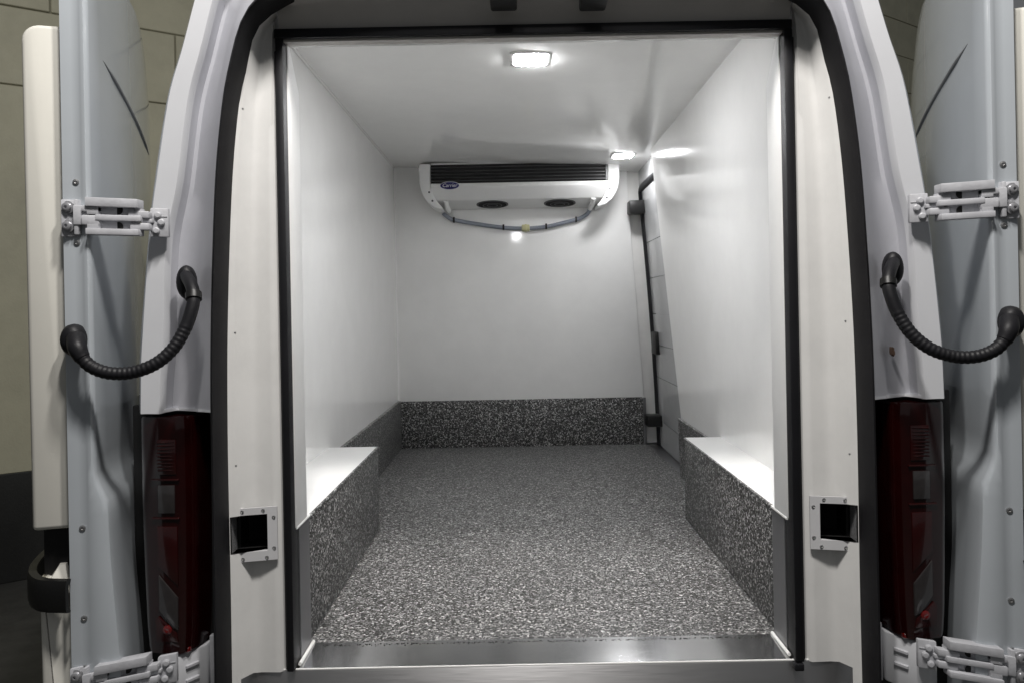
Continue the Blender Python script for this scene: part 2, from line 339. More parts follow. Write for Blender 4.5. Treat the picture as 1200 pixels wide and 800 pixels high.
# --- tail lights
for S in SIDES:
    def sect(z, k=1.0, grow=0.0):
        pts = [(-0.868, 1.80), (-0.862, 1.762), (-0.852, 1.735), (-0.838, 1.723), (-0.80, 1.717), (-0.768, 1.715), (-0.754, 1.720), (-0.735, 1.748), (-0.722, 1.80)]
        return [Vector((-0.785 + (x + 0.785) * k, y - grow, z)) for x, y in pts]
    lz = [0.074, 0.084, 0.13, 0.25, 0.40, 0.57, 0.598, 0.602]
    kk = [0.83, 0.86, 0.91, 0.96, 1.0, 1.0, 0.99, 0.94]
    tl = obj('tail_light', mx(loft([sect(z, k) for z, k in zip(lz, kk)], True, True), S), 'lens', van, smooth=40)
    # chambers seen through the lens
    def face(x): return 1.715 + (-0.768 - x) * 0.065
    def patch(name, pts, mat, lift=0.0035):
        bm = prism([Vector((x, face(x) - lift, z)) for x, z in pts], (0, 0.008, 0), 0.0012, 2)
        obj(name, mx(bm, S), mat, tl)
    patch('stop_lens', [(-0.810, 0.474), (-0.766, 0.474), (-0.766, 0.552), (-0.810, 0.552)], 'lens_m', 0.002)
    patch('reversing_lens', [(-0.808, 0.388), (-0.770, 0.388), (-0.770, 0.450), (-0.808, 0.450)], 'lens_s')
    patch('lens_bar', [(-0.824, 0.374), (-0.760, 0.374), (-0.760, 0.378), (-0.824, 0.378)], 'lens_m')
    patch('lens_bar', [(-0.824, 0.460), (-0.760, 0.460), (-0.760, 0.464), (-0.824, 0.464)], 'lens_m')
    patch('fog_lens', [(-0.812, 0.270), (-0.766, 0.225), (-0.766, 0.358), (-0.812, 0.358)], 'lens_m', 0.002)
    patch('indicator_lens', [(-0.810, 0.250), (-0.767, 0.200), (-0.767, 0.128), (-0.782, 0.134), (-0.810, 0.172)], 'lens_s')
    patch('tail_lens', [(-0.820, 0.100), (-0.768, 0.100), (-0.772, 0.122), (-0.812, 0.158), (-0.820, 0.150)], 'lens_m', 0.002)
    bm = lathe((-0.792, face(-0.79) - 0.001, 0.128), (0, -1, 0), [(0.011, 0), (0.010, 0.003), (0.005, 0.005), (0.002, 0.0045)], 16)
    obj('red_glint', mx(bm, S), 'lens_r', tl)  # the tail light's red glint, painted in as a bright red disc
    for k in range(9):
        z = 0.482 + k * 0.0078
        obj('lens_rib', mx(bx((-0.808, face(-0.79) - 0.0034, z), (-0.768, face(-0.79) + .001, z + 0.003), 0.0006, 1), S), 'lens_m', tl)
    bm = prism([(-0.832, 1.742, 0.082), (-0.80, 1.728, 0.082), (-0.768, 1.722, 0.082), (-0.75, 1.73, 0.082), (-0.745, 1.78, 0.082), (-0.83, 1.78, 0.082)], (0, 0, -0.012), 0.002, 1)
    obj('lens_foot', mx(bm, S), 'lens_r', tl)
    # white lower corner that carries the bottom hinge
    p1, p2, p3, p4 = at(184, 783, 1.712), at(206, 783, 1.712), at(243, 772, 1.775), at(256, 772, 1.79)
    def z0(p, z): return Vector((p.x, p.y, z))
    bm = prism([z0(p1, 0.068), z0(p2, 0.068), z0(p3, 0.068), z0(p3 + Vector((0, .06, 0)), 0.068), z0(p1 + Vector((0, .14, 0)), 0.068)], (0, 0, -0.115), 0.005, 2)
    cb = obj('hinge_corner', mx(bm, S), 'body', van)
    for dz in (0.0, -0.032):
        a, b = z0(p2.lerp(p3, .30), 0.040 + dz), z0(p2.lerp(p3, .72), 0.040 + dz)
        nrm = Vector((0.004, -0.003, 0))
        bm = prism([a + nrm, b + nrm, b + nrm + Vector((0, 0, -0.007)), a + nrm + Vector((0, 0, -0.007))], (-0.008, 0.006, 0), 0.001, 1)
        obj('pressed_rib', mx(bm, S), 'hinge', cb)
    obj('corner_stay', mx(bx((p3.x + .002, 1.782, -0.05), (p4.x + .006, 1.80, 0.085), 0.003), S), 'hinge', van)

# --- cream mouldings between the aperture seal and the insulated frame
JX = -0.551                                           # outer edge of the frame seal
SI_F = [p for p in contour(SEAL_IN, 1.725, 400) if p.z < 1.56]
def jamb_point(t, z):                                 # t 0 at the aperture seal, 1 at the frame
    zz = max(z, -0.2)
    # x of the seal's inner edge at this height
    x0 = SI_F[0].x
    for a, b in zip(SI_F, SI_F[1:]):
        if a.z <= z <= b.z: x0 = a.x + (b.x - a.x) * (z - a.z) / max(1e-6, b.z - a.z); break
    x0 -= 0.010
    prof = [(0, 1.735), (0.07, 1.748), (0.15, 1.754), (0.22, 1.758), (0.37, 1.788), (0.52, 1.791), (0.88, 1.789), (0.94, 1.797), (1, 1.80)]
    for (ta, ya), (tb, yb) in zip(prof, prof[1:]):
        if ta <= t <= tb: y = ya + (yb - ya) * (t - ta) / (tb - ta); break
    return Vector((x0 + (JX - x0) * t, y, z))
HZ0, HZ1 = at(293, 645, 1.775).z, at(293, 602, 1.775).z
HT0, HT1 = 0.09, 0.72
zs = sorted(set([-0.13 + 1.65 * k / 120 for k in range(121)] + [HZ0, HZ1]))
ts = sorted(set([0, .05, HT0, .15, .22, .37, .52, .59, .66, HT1, .78, .88, .94, 1.0]))
for S in SIDES:
    bm = bmesh.new(); grid = [[bm.verts.new(jamb_point(t, z)) for t in ts] for z in zs]
    for i in range(len(zs) - 1):
        for j in range(len(ts) - 1):
            if HZ0 - 1e-6 <= zs[i] < HZ1 - 1e-6 and HT0 - 1e-6 <= ts[j] < HT1 - 1e-6: continue
            if zs[i + 1] < -0.004 and ts[j] > 0.21: continue
            bm.faces.new((grid[i][j], grid[i][j + 1], grid[i + 1][j + 1], grid[i + 1][j]))
    obj('jamb_moulding', mx(bm, S), 'cream', van, smooth=60)
    # box behind the pocket
    bm = bmesh.new()
    fr = [jamb_point(HT0, HZ0), jamb_point(HT1, HZ0), jamb_point(HT1, HZ1), jamb_point(HT0, HZ1)]
    bk = [p + Vector((0.0, 0.10, 0)) for p in fr]
    loft_bm = loft([fr, bk], True, False, bm); loft_bm.faces.new([v for v in loft_bm.verts][-4:])
    obj('pocket_liner', mx(loft_bm, S), 'dark', van, smooth=0)
    # white surround with six screws
    a0, a1 = HT0 - 0.075, HT1 + 0.175; zz0, zz1 = HZ0 - 0.022, HZ1 + 0.016
    outer = [jamb_point(max(0.0, a0), zz0), jamb_point(a1, zz0), jamb_point(a1, zz1), jamb_point(max(0, a0), zz1)]
    inner = [jamb_point(HT0, HZ0), jamb_point(HT1, HZ0), jamb_point(HT1, HZ1), jamb_point(HT0 + .0, HZ1)]
    fy = [1.738, 1.7745, 1.7745, 1.738]
    for L in (outer, inner):
        for p in L: p.y = 1.7605 + (p.x - outer[0].x) / (outer[1].x - outer[0].x) * 0.024
    d = Vector((0, -0.004, 0))
    cut = inner[3].lerp(inner[2], .16), inner[3].lerp(inner[0], .16)
    inner_r = [p + Vector((0, 0.03, 0)) for p in inner]
    bm = loft([outer, [p + d for p in outer], [p + d for p in inner], inner_r], True)
    vf = obj('pocket_frame', mx(bm, S), 'vent', van, smooth=25)
    for k, (s, t) in enumerate(((.30, .055), (.78, .055), (.93, .22), (.93, .80), (.30, .94), (.72, .94))):
        p = outer[0].lerp(outer[1], s).lerp(outer[3].lerp(outer[2], s), t) + Vector((0, -0.004, 0))
        bm = lathe(mp(p, S), (0, -1, 0), [(0.0045, 0), (0.004, 0.0012), (0.002, 0.0018), (0.0012, 0.0008)], 10)
        obj('screw', bm, 'screw', vf)
    for px, py in ((282, 128), (272, 390), (270, 545)):
        p = jamb_point(0.2, at(px, py, 1.76).z)
        obj('moulding_clip', lathe(mp(p + Vector((0, .001, 0)), S), (0.15 * S, -1, 0), [(0.0028, 0), (0.002, 0.0015), (0.0008, 0.0018)], 10), 'screw', van)

# --- dark header under the roof
fr_top = 1.464
hdr = []
for k in range(41):
    x = XC - 0.592 + 1.184 * k / 40
    s = (x - XC) / 0.592
    top = 1.595 - 0.035 * s ** 4
    hdr.append((x, top))
rings = [[Vector((x, 1.792, fr_top - 0.004)) for x, t in hdr], [Vector((x, 1.786, fr_top + 0.02)) for x, t in hdr],
         [Vector((x, 1.765, fr_top + 0.07)) for x, t in hdr], [Vector((x, 1.745, t - 0.03)) for x, t in hdr],
         [Vector((x, 1.690, t)) for x, t in hdr]]
bm = loft(rings)
for s in (0, -1):                                      # end cheeks
    e = [r[s] for r in rings] + [Vector((rings[-1][s].x, 1.80, rings[-1][s].z)), Vector((rings[0][s].x, 1.80, rings[0][s].z))]
    bm.faces.new([bm.verts.new(p) for p in e])
lo = [Vector((x, 1.82, fr_top - 0.004)) for x, t in hdr]
loft([rings[0], lo], bm=bm)
obj('header_moulding', bm, 'head', van, smooth=45)
for px in (590, 697):
    p = at(px, 0, 1.68)
    bm = bx((p.x - 0.030, 1.665, p.z - 0.004), (p.x + 0.030, 1.74, p.z + 0.05), 0.006)
    ls = obj('latch_striker', bm, 'plast', van)
    obj('striker_pin', tube([Vector((p.x - .018, 1.66, p.z + .012)), Vector((p.x + .018, 1.66, p.z + .012))], 0.005, 10), 'bolt', ls)

# --- insulated frame: black seals and white linings
OL, OR_ = -0.531, 0.633
bm = bx((OL - 0.018, 1.782, -0.004), (OL, 1.838, 1.468), 0.004); bx((OL - 0.022, 1.790, -0.002), (OL - 0.017, 1.80, 1.44), 0.002, 1, bm)
obj('frame_seal', bm, 'rubber', van)
bm = bx((OR_, 1.782, -0.004), (OR_ + 0.021, 1.838, 1.468), 0.004); bx((OR_ + 0.020, 1.790, 0.0), (OR_ + 0.026, 1.80, 1.45), 0.002, 1, bm)
obj('frame_seal', bm, 'rubber', van)
bm = bx((OL - 0.019, 1.778, fr_top + 0.001), (OR_ + 0.019, 1.835, fr_top + 0.023), 0.003)
obj('frame_seal', bm, 'rubber', van)
obj('seal_foot', bx((OR_ - 0.004, 1.776, -0.022), (OR_ + 0.018, 1.80, -0.005), 0.003), 'rubber', van)
ZJ = 0.322
def jamb_lining(x0, x1, name='jamb_lining'):
    prof = [(1.812, ZJ), (1.905, ZJ), (1.905, 1.368), (1.83, 1.462), (1.812, 1.462)]
    obj(name, prism([(x0, y, z) for y, z in prof], (x1 - x0, 0, 0), 0.003), 'lin', van)
jamb_lining(OL + 0.003, -0.556); jamb_lining(OR_ - 0.003, 0.658)
for a, b in ((-0.72, -0.552), (0.655, 0.80)):
    obj('jamb_back', bx((a, 1.897, 0.0), (b, 1.9035, 1.50)), 'lin', van)
for a, b in ((-0.72, -0.54), (0.642, 0.80)):
    obj('jamb_core', bx((a, 1.84, 1.30), (b, 1.896, 1.47)), 'grp', van)
obj('header_lining', bx((-0.60, 1.803, fr_top + 0.0035), (0.71, 1.856, 1.61), 0.003), 'grp', van)
for x, s in ((OL, 1), (OR_, -1)):
    obj('edge_plate', bx((x + s * 0.001, 1.839, 0.003), (x - s * 0.025, 1.93, ZJ - 0.003), 0.0015, 1), 'steel_d', van)
    obj('jamb_cap', prism([(x + s * 0.004, 1.815, ZJ - 0.004), (x + s * 0.004, 1.93, ZJ - 0.004), (x + s * 0.004, 1.93, ZJ + 0.002), (x + s * 0.004, 1.815, ZJ + 0.002)], (-s * 0.03, 0, 0), 0.001, 1), 'caulk', van)
    obj('caulk_line', tube([Vector((x + s * 0.006, 1.807, 0.004)), Vector((x + s * 0.006, 1.93, 0.004))], 0.0042, 8), 'caulk', van)

# --- load space lining
LX, RR = -0.722, 4.63
def zc(x, y): return 1.672 - 0.036 * x - 0.006 * (y - 3.5)
T = 0.03
obj('side_wall', prism([(LX, 1.88, 0), (LX, RR + .02, 0), (LX, RR + .02, 1.71), (LX, 2.42, 1.72), (LX, 2.36, 1.68), (LX, 1.88, 1.44)], (-T, 0, 0)), 'grp', van)
# right wall leans a little and stops at the side door with a slanting edge
def rw(y, z): return Vector((0.797 - 0.048 * z, y, z))
rwp = [(1.88, 0), (3.735, 0), (3.70, 0.29), (3.86, 0.97), (4.02, 1.652), (4.02, 1.68), (2.36, 1.68), (1.88, 1.44)]
obj('side_wall', prism([rw(y, z) for y, z in rwp], (T, 0, 0), 0.002, 1), 'grp', van)
obj('ceiling', prism([(-0.55, 1.84, zc(-.55, 1.84)), (0.65, 1.84, zc(.65, 1.84)), (0.76, 2.40, zc(.76, 2.4)), (0.90, 2.9, zc(.9, 2.9)), (0.90, RR + .05, zc(.9, RR + .05)), (-0.75, RR + .05, zc(-.75, RR + .05)), (-0.75, 2.40, zc(-.75, 2.40))], (0, 0, 0.04)), 'grp_c', van)
fw = [(LX, 0.0), (0.766, 0.0), (0.758, 0.28), (0.722, 0.90), (0.684, 1.52), (0.684, 1.72), (LX, 1.72)]
obj('bulkhead', prism([(x, RR, z) for x, z in fw], (0, 0.05, 0), 0.003), 'grp', van)
obj('floor', prism([(LX, 1.925, 0), (0.81, 1.925, 0), (0.81, 3.0, 0), (0.796, 3.74, 0), (0.768, RR + .01, 0), (LX, RR + .01, 0)], (0, 0, -0.04)), 'floor', van, smooth=0)
# coved corner fillets in white caulk
obj('caulk_line', tube([Vector((LX + .002, 2.45, zc(LX, 2.45) - .002)), Vector((LX + .002, RR, zc(LX, RR) - .002))], 0.006, 8), 'grp', van)
obj('caulk_line', tube([Vector((LX + .002, RR - .002, 0.29)), Vector((LX + .002, RR - .002, 1.70))], 0.007, 8), 'grp', van)
# flake upstands
KH = 0.287
obj('upstand', bx((LX + .012, RR - .016, -0.005), (0.752, RR - .001, KH - .004), 0.003), 'kick', van)
obj('upstand', bx((LX + .001, 2.90, -0.005), (LX + .018, RR - .012, KH), 0.003), 'kick', van)
obj('upstand', prism([rw(2.97, 0) + Vector((-.016, 0, 0)), rw(3.735, 0) + Vector((-.016, 0, 0)), rw(3.70, KH) + Vector((-.016, 0, 0)), rw(2.97, KH) + Vector((-.016, 0, 0))], (0.015, 0, 0), 0.002, 1), 'kick', van)
obj('upstand_end_trim', bx((0.752, RR - .014, 0.0), (0.768, RR - .002, KH - .006), 0.001, 1), 'steel_d', van)
# wheel boxes: flake sides, white lids
def wheel_box(x_in, x_out, y0, y1):
    s = 1 if x_in > x_out else -1
    r = obj('wheel_box', bx((x_in, y0, -0.004), (x_out, y1, 0.309), 0.009), 'kick', van)
    obj('lid', bx((x_in - s * 0.004, y0 - .03, 0.309), (x_out, y1 - 0.004, 0.3165), 0.003), 'lid', r)
    obj('edge_bead', tube([Vector((x_in - s * 0.002, y0, 0.312)), Vector((x_in - s * 0.002, y1 - .004, 0.312))], 0.0045, 8), 'kick', r)
wheel_box(-0.535, LX, 1.932, 2.92); wheel_box(0.642, 0.80, 1.932, 2.99)

# --- sill
bm = prism([(OL + .002, 1.800, -0.003), (OL + .002, 1.927, 0.0015), (OR_ - .002, 1.927, 0.0015), (OR_ - .002, 1.800, -0.003)], (0, 0, -0.004))
obj('sill_plate', bm, 'steel', van, smooth=0)
bm = bx((OL - 0.138, 1.794, -0.30), (OR_ + 0.138, 1.80, -0.0055), 0.0015, 2)
obj('step_panel', bm, 'steel_v', van)
obj('sill_lip', tube([Vector((OL - 0.113, 1.797, -0.004)), Vector((OR_ + 0.118, 1.797, -0.004))], 0.0026, 8), 'caulk', van)
# stray flakes of floor finish that lap over the sill plate
bm = bmesh.new()
for k in range(420):
    x = random.uniform(OL + .03, OR_ - .03); y = 1.924 - abs(random.gauss(0, .0035)); a = random.uniform(0, 6.28); L = random.uniform(.0015, .004)
    vs = [bm.verts.new((x + L * math.cos(a + q) * (1 if i % 2 else .6), y + L * math.sin(a + q) * (1 if i % 2 else .6), 0.0052 + random.uniform(0, .001))) for i, q in enumerate((0, 1.5, 3.1, 4.6))]
    bm.faces.new(vs)
o = obj('floor_flakes', bm, 'floor', van, smooth=0); o['kind'] = 'stuff'

# --- side door seen past the right wall
def dx_(z): return 0.842 - 0.0573 * z + 0.012 * math.sin(math.pi * min(1, max(0, z / 1.55)))
sd = obj('sliding_door', loft([[Vector((dx_(z) + 0.02, 2.9, z)), Vector((dx_(z) + 0.02, 4.62, z))] for z in [-.02 + 1.72 * k / 16 for k in range(17)]]), 'sdoor', van)
cuts = [0.0, 0.155, 0.41, 0.60, 0.78, 0.99, 1.20, 1.505]
for a, b in zip(cuts, cuts[1:]):
    zz = [a + .0015 + (b - a - .003) * k / 4 for k in range(5)]
    front = [[Vector((dx_(z), 2.95, z)), Vector((dx_(z), 4.555, z))] for z in zz]
    bm = loft(front); loft([[r[1] for r in front], [r[1] + Vector((.018, .01, 0)) for r in front]], bm=bm)
    loft([front[0], [p + Vector((.015, 0, 0)) for p in front[0]]], bm=bm); loft([front[-1], [p + Vector((.015, 0, 0)) for p in front[-1]]], bm=bm)
    obj('door_panel', bm, 'sdoor', sd, smooth=40)
path = [Vector((dx_(z) + .004, 4.585, z)) for z in [0.0 + 1.505 * k / 14 for k in range(15)]]
path += [Vector((dx_(1.515) + .004, 4.565, 1.522)), Vector((dx_(1.52) + .004, 4.50, 1.528)), Vector((dx_(1.52) + .004, 3.9, 1.528))]
obj('side_door_seal', tube(path, 0.021, 10), 'rubber', van, smooth=60)
obj('header_strip', prism([(0.752, 3.9, 1.545), (0.752, RR, 1.545), (0.752, RR, 1.70), (0.752, 3.9, 1.70)], (0.03, 0, 0), 0.002, 1), 'sdoor', van)
obj('door_post', prism([(0.70, RR + .03, 0), (0.90, RR + .03, 0), (0.90, RR + .03, 1.68), (0.62, RR + .03, 1.68)], (0, 0.03, 0), 0.003), 'cream', van)
obj('step_well', bx((0.76, 3.0, -0.03), (0.93, RR + .02, -0.006)), 'steel_d', van)
p = at(747, 244, 4.55); obj('roller_bracket', bx((p.x - .055, 4.50, p.z - .035), (p.x + .055, 4.60, p.z + .04), 0.006), 'plast', sd)
p = at(768, 493, 4.50); obj('roller_bracket', bx((p.x - .05, 4.47, p.z - .03), (p.x + .055, 4.58, p.z + .035), 0.006), 'plast', sd)
p = at(771, 402, 4.45); la = obj('door_latch', bx((p.x - .02, 4.42, p.z - .065), (p.x + .03, 4.56, p.z + .065), 0.008), 'plast', sd)

# --- rear doors, folded right back beside the body
A = Vector((-0.902, 1.632, 0)); DD = Vector((-0.275, 0.961, 0)).normalized(); DN = Vector((-DD.y, DD.x, 0))
def dpt(s, n, z): return A + DD * s + DN * n + Vector((0, 0, z))
def sm(a, b, x): t = min(1, max(0, (x - a) / (b - a))); return t * t * (3 - 2 * t)
def bulge(z): return 0.026 * (1 - sm(0.42, 0.50, z)) + 0.024 * (1 - sm(-0.05, 0.42, z))
for S in SIDES:
    zl = [-0.42, -0.30, -0.2, -0.1, 0.0, 0.08, 0.16, 0.24, 0.32, 0.38, 0.41, 0.44, 0.47, 0.50, 0.53, 0.58, 0.7, 0.85, 1.0, 1.15, 1.3, 1.40, 1.46, 1.51, 1.55, 1.58, 1.605, 1.622, 1.634, 1.64]
    rings = []
    for z in zl:
        L = 0.735
        if z > 1.40: L = 0.735 - 0.26 * (1 - math.sqrt(max(0, 1 - ((z - 1.40) / 0.2401) ** 2)))
        b = -bulge(z); cx = lambda s: -0.016 * math.sin(math.pi * s / 0.735)
        r = [dpt(-0.004, 0.050, z), dpt(-0.006, 0.030, z), dpt(-0.006, 0.016, z), dpt(-0.010, 0.012, z), dpt(-0.012, 0.004 + b * .75, z), dpt(-0.008, -0.001 + b * .95, z), dpt(0.004, -0.004 + b, z)]
        r += [dpt(L * k / 10, b + cx(L * k / 10) - 0.003, z) for k in range(1, 10)]
        r += [dpt(L - 0.004, b + 0.0, z), dpt(L, b + 0.008, z), dpt(L, 0.03, z), dpt(L - 0.02, 0.055, z), dpt(L * .5, 0.055, z), dpt(0.02, 0.055, z)]
        rings.append(r)
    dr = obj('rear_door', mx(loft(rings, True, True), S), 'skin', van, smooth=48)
    dr['label'] = ('left' if S > 0 else 'right') + ' rear door folded back along the side of the van'
    # crease across the skin, its shade painted in as a dark grey strip
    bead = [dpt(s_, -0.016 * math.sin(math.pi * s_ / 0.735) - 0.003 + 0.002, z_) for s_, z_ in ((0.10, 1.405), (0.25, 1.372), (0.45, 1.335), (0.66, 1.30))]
    obj('crease_shade_strip', mx(tube(cr(bead, 16), lambda i: 0.0065 * min(1, 0.35 + i * .3, 0.35 + (15 - i) * .3), 10), S), 'crease_dark', dr)
    # trim blocks
    def trim(z0_, z1_, n1, s0, rt):
        prof = []
        for a in range(7):
            t = a / 6 * math.pi / 2
            prof.append((n1 - rt + rt * math.sin(t), z1_ - rt + rt * math.cos(t)))
        pts = [(0.05, z1_)] + prof + [(n1 - 0.004, z0_), (0.05, z0_)]
        own = prism([dpt(s0, n, z) for n, z in pts], DD * 0.62, 0.010, 3)
        return own
    obj('inner_trim', mx(trim(0.378, 1.452, 0.132, 0.026, 0.035), S), 'trim', dr, smooth=45)
    obj('inner_trim', mx(trim(-0.42, 0.272, 0.118, 0.03, 0.006), S), 'trim', dr, smooth=45)
    obj('latch_recess', mx(prism([dpt(0.06, 0.052, 0.25), dpt(0.06, 0.115, 0.25), dpt(0.06, 0.115, 0.376), dpt(0.06, 0.052, 0.376)], DD * 0.5), S), 'plast', dr)
    bm = prism([dpt(0.012, 0.054, 0.246), dpt(0.012, 0.11, 0.246), dpt(0.09, 0.125, 0.246), dpt(0.10, 0.054, 0.246)], (0, 0, 0.004))
    top = dpt(0.055, 0.075, 0.298)
    base = [dpt(0.014, 0.056, 0.25), dpt(0.014, 0.108, 0.25), dpt(0.085, 0.12, 0.25), dpt(0.095, 0.056, 0.25)]
    w = bmesh.new(); bv = [w.verts.new(q) for q in base]; tv = [w.verts.new(top + (q - top) * 0.22 + Vector((0, 0, 0.01))) for q in base]
    for i in range(4): w.faces.new((bv[i], bv[(i + 1) % 4], tv[(i + 1) % 4], tv[i]))
    w.faces.new(tv)
    obj('latch_wedge', mx(join(bm, w), S), 'trim', dr)
    # bow-shaped latch handle
    hp = cr([Vector((-1.150, 2.00, 0)), Vector((-1.130, 1.85, 0)), Vector((-1.095, 1.73, 0)), Vector((-1.055, 1.655, 0)), Vector((-1.005, 1.61, 0)), Vector((-0.945, 1.600, 0))], 26)
    rg = []
    for i, p_ in enumerate(hp):
        t_ = (hp[min(i + 1, 25)] - hp[max(i - 1, 0)]).normalized(); nn = Vector((t_.y, -t_.x, 0))
        h0, h1 = 0.212, 0.282
        rg.append([p_ + nn * 0.006 + Vector((0, 0, h0 + .004)), p_ + nn * 0.008 + Vector((0, 0, h0 + .012)), p_ + nn * 0.008 + Vector((0, 0, h1 - .012)), p_ + nn * 0.005 + Vector((0, 0, h1)),
                   p_ - nn * 0.010 + Vector((0, 0, h1)), p_ - nn * 0.008 + Vector((0, 0, h1 - .008)), p_ - nn * 0.002 + Vector((0, 0, h1 - .012)), p_ - nn * 0.002 + Vector((0, 0, h0 + .012)), p_ - nn * 0.008 + Vector((0, 0, h0 + .004)), p_ - nn * 0.006 + Vector((0, 0, h0))])
    obj('latch_handle', mx(loft(rg, True, True), S), 'plast', dr, smooth=50)
    # door edge screws
    for z in (1.113, 0.985, 0.385, 0.195, 0.09):
        q = mp(dpt(-0.0065, 0.024, z), S)
        bm = lathe(q, mp(-DD, 1) if S > 0 else Vector((DD.x, -DD.y, 0)), [(0.0065, 0), (0.006, 0.0018), (0.003, 0.0026), (0.0022, 0.0012)], 12)
        obj('screw', bm, 'screw', dr)

# --- hinges: pixel-like local grid, 1 unit = 1/540 m, door end nearer than body end
def hinge(zc_, S):
    u = 1 / 540.0
    def P(a, b, dep):                                   # a: 77 (door) .. 202 (body), b: up from centre, dep: towards viewer
        f = (a - 77) / 125.0
        Yp = 1.615 + 0.092 * f
        X = -(605 - a) / 900.0 * Yp - 0.0
        return Vector((X, Yp - dep, zc_ + b * u))
    def bar(a0, a1, b0, b1, d0, d1, bev=0.0012, bm=None):
        own = bmesh.new()
        c = [P(a0, b0, d0), P(a1, b0, d0), P(a1, b1, d0), P(a0, b1, d0)]; e = [P(a0, b0, d1), P(a1, b0, d1), P(a1, b1, d1), P(a0, b1, d1)]
        va = [own.verts.new(q) for q in c]; vb = [own.verts.new(q) for q in e]
        own.faces.new(va); own.faces.new(vb[::-1])
        for i in range(4): own.faces.new((va[i], vb[i], vb[(i + 1) % 4], va[(i + 1) % 4]))
        bmesh.ops.recalc_face_normals(own, faces=own.faces)
        bmesh.ops.bevel(own, geom=own.edges[:], offset=bev, segments=2, affect='EDGES', profile=0.5)
        return join(bm, own)
    # link body with rails, web and two lightening holes
    bm = bar(114, 174, 12, 22, 0.012, 0.040, .001); bar(114, 174, -20, -13, 0.012, 0.040, .001, bm)
    bar(124, 176, -3.5, 3, 0.014, 0.036, .0015, bm)
    bar(114, 127, 3, 12, 0.012, 0.034, .001, bm); bar(114, 127, -13, -3.5, 0.012, 0.034, .001, bm)
    bar(160, 174, 5, 12, 0.008, 0.026, .001, bm)
    h = obj('hinge', mx(bm, S), 'hinge', van)
    bm = bar(124, 163, 2, 13, 0.010, 0.022, .0008); bar(124, 163, -14, -3, 0.010, 0.022, .0008, bm)
    obj('web_plate', mx(bm, S), 'hinge', h)
    for b in (9.5, -10):
        c = P(147, b, 0.0222)
        obj('web_hole', mx(lathe(c, (0, -1, 0), [(0.0105, 0), (0.0105, 0.0008), (0.0095, 0.001)], 18), S), 'dark', h)
    # door leaf
    bm = bar(77, 98, -22, 20, 0.004, 0.011, .002); bar(96, 101, -20, 20, 0.004, 0.024, .002, bm); bar(96, 116, -9, 13, 0.018, 0.027, .002, bm)
    bar(108, 128, -9, 2, 0.016, 0.034, .002, bm); bar(108, 127, 6, 13, 0.016, 0.034, .002, bm)
    obj('door_leaf', mx(bm, S), 'hinge', h)
    for b in (11, -10):
        q = P(86, b, 0.011)
        obj('bolt', mx(lathe(q, (0, -1, 0), [(0.0135, 0), (0.0135, 0.003), (0.0095, 0.004), (0.009, 0.010), (0.006, 0.0115), (0.0035, 0.0115), (0.003, 0.007)], 18), S), 'bolt', h)
    # body leaf
    bm = bar(181, 202, -20, 14, 0.002, 0.012, .002); bar(160, 184, 1, 9, 0.010, 0.030, .002, bm); bar(162, 184, -13, -5, 0.010, 0.030, .002, bm)
    bar(172, 186, -4, 0.5, 0.008, 0.022, .001, bm); bar(187, 201, 3.5, 5, 0.011, 0.0135, .0004, bm)
    obj('body_leaf', mx(bm, S), 'hinge', h)
    for a, b in ((190, 5.5), (194, -3), (188, -13)):
        q = P(a, b, 0.011)
        obj('bolt', mx(lathe(q, (0.25, -1, 0), [(0.0075, 0), (0.0075, 0.006), (0.005, 0.0078), (0.002, 0.008)], 12), S), 'hinge', h)
    obj('hinge_pin', mx(tube([P(168, 12, .022), P(168, -15, .022)], 0.006, 12), S), 'bolt', h)
for S in SIDES:
    hinge(1.038, S); hinge(0.058, S)

# --- corrugated wiring conduits from body to door
for S in SIDES:
    pts = [(217, 322, 1.715), (224, 334, 1.675), (227, 347, 1.655), (225, 362, 1.645), (217, 385, 1.635), (203, 408, 1.620), (182, 426, 1.605), (155, 436, 1.595), (130, 437, 1.585), (110, 431, 1.580), (98, 421, 1.578), (91, 408, 1.580), (89, 396, 1.600)]
    n = 190
    path = cr([at(*q) for q in pts], n)
    def rad(i):
        f = i / (n - 1)
        if f < 0.34: return 0.0135
        if f > 0.88: return 0.0155 + 0.003 * sm(0.88, 0.94, f)
        k = i % 4
        return (0.0129, 0.0138, 0.0138, 0.0129)[k]
    cd = obj('wiring_conduit', mx(tube(path, rad, 16), S), 'rubber', van, smooth=35)
    q = at(219, 331, 1.722)
    obj('grommet', mx(lathe(q, (0.15, -1, 0), [(0.022, -0.01), (0.0225, 0.004), (0.021, 0.014), (0.015, 0.020), (0.004, 0.021)], 24, (0.92, 1.7)), S), 'rubber', cd, smooth=50)
    q = at(224, 369, 1.642)
    obj('conduit_collar', mx(tube([path[34], path[37], path[40]], 0.017, 16), S), 'plast', cd)
    q = at(90, 398, 1.622)
    obj('grommet', mx(lathe(q, (-0.05, -1, 0), [(0.024, -0.006), (0.025, 0.008), (0.0235, 0.020), (0.018, 0.029), (0.008, 0.033)], 24, (1.0, 1.35)), S), 'rubber', cd, smooth=50)

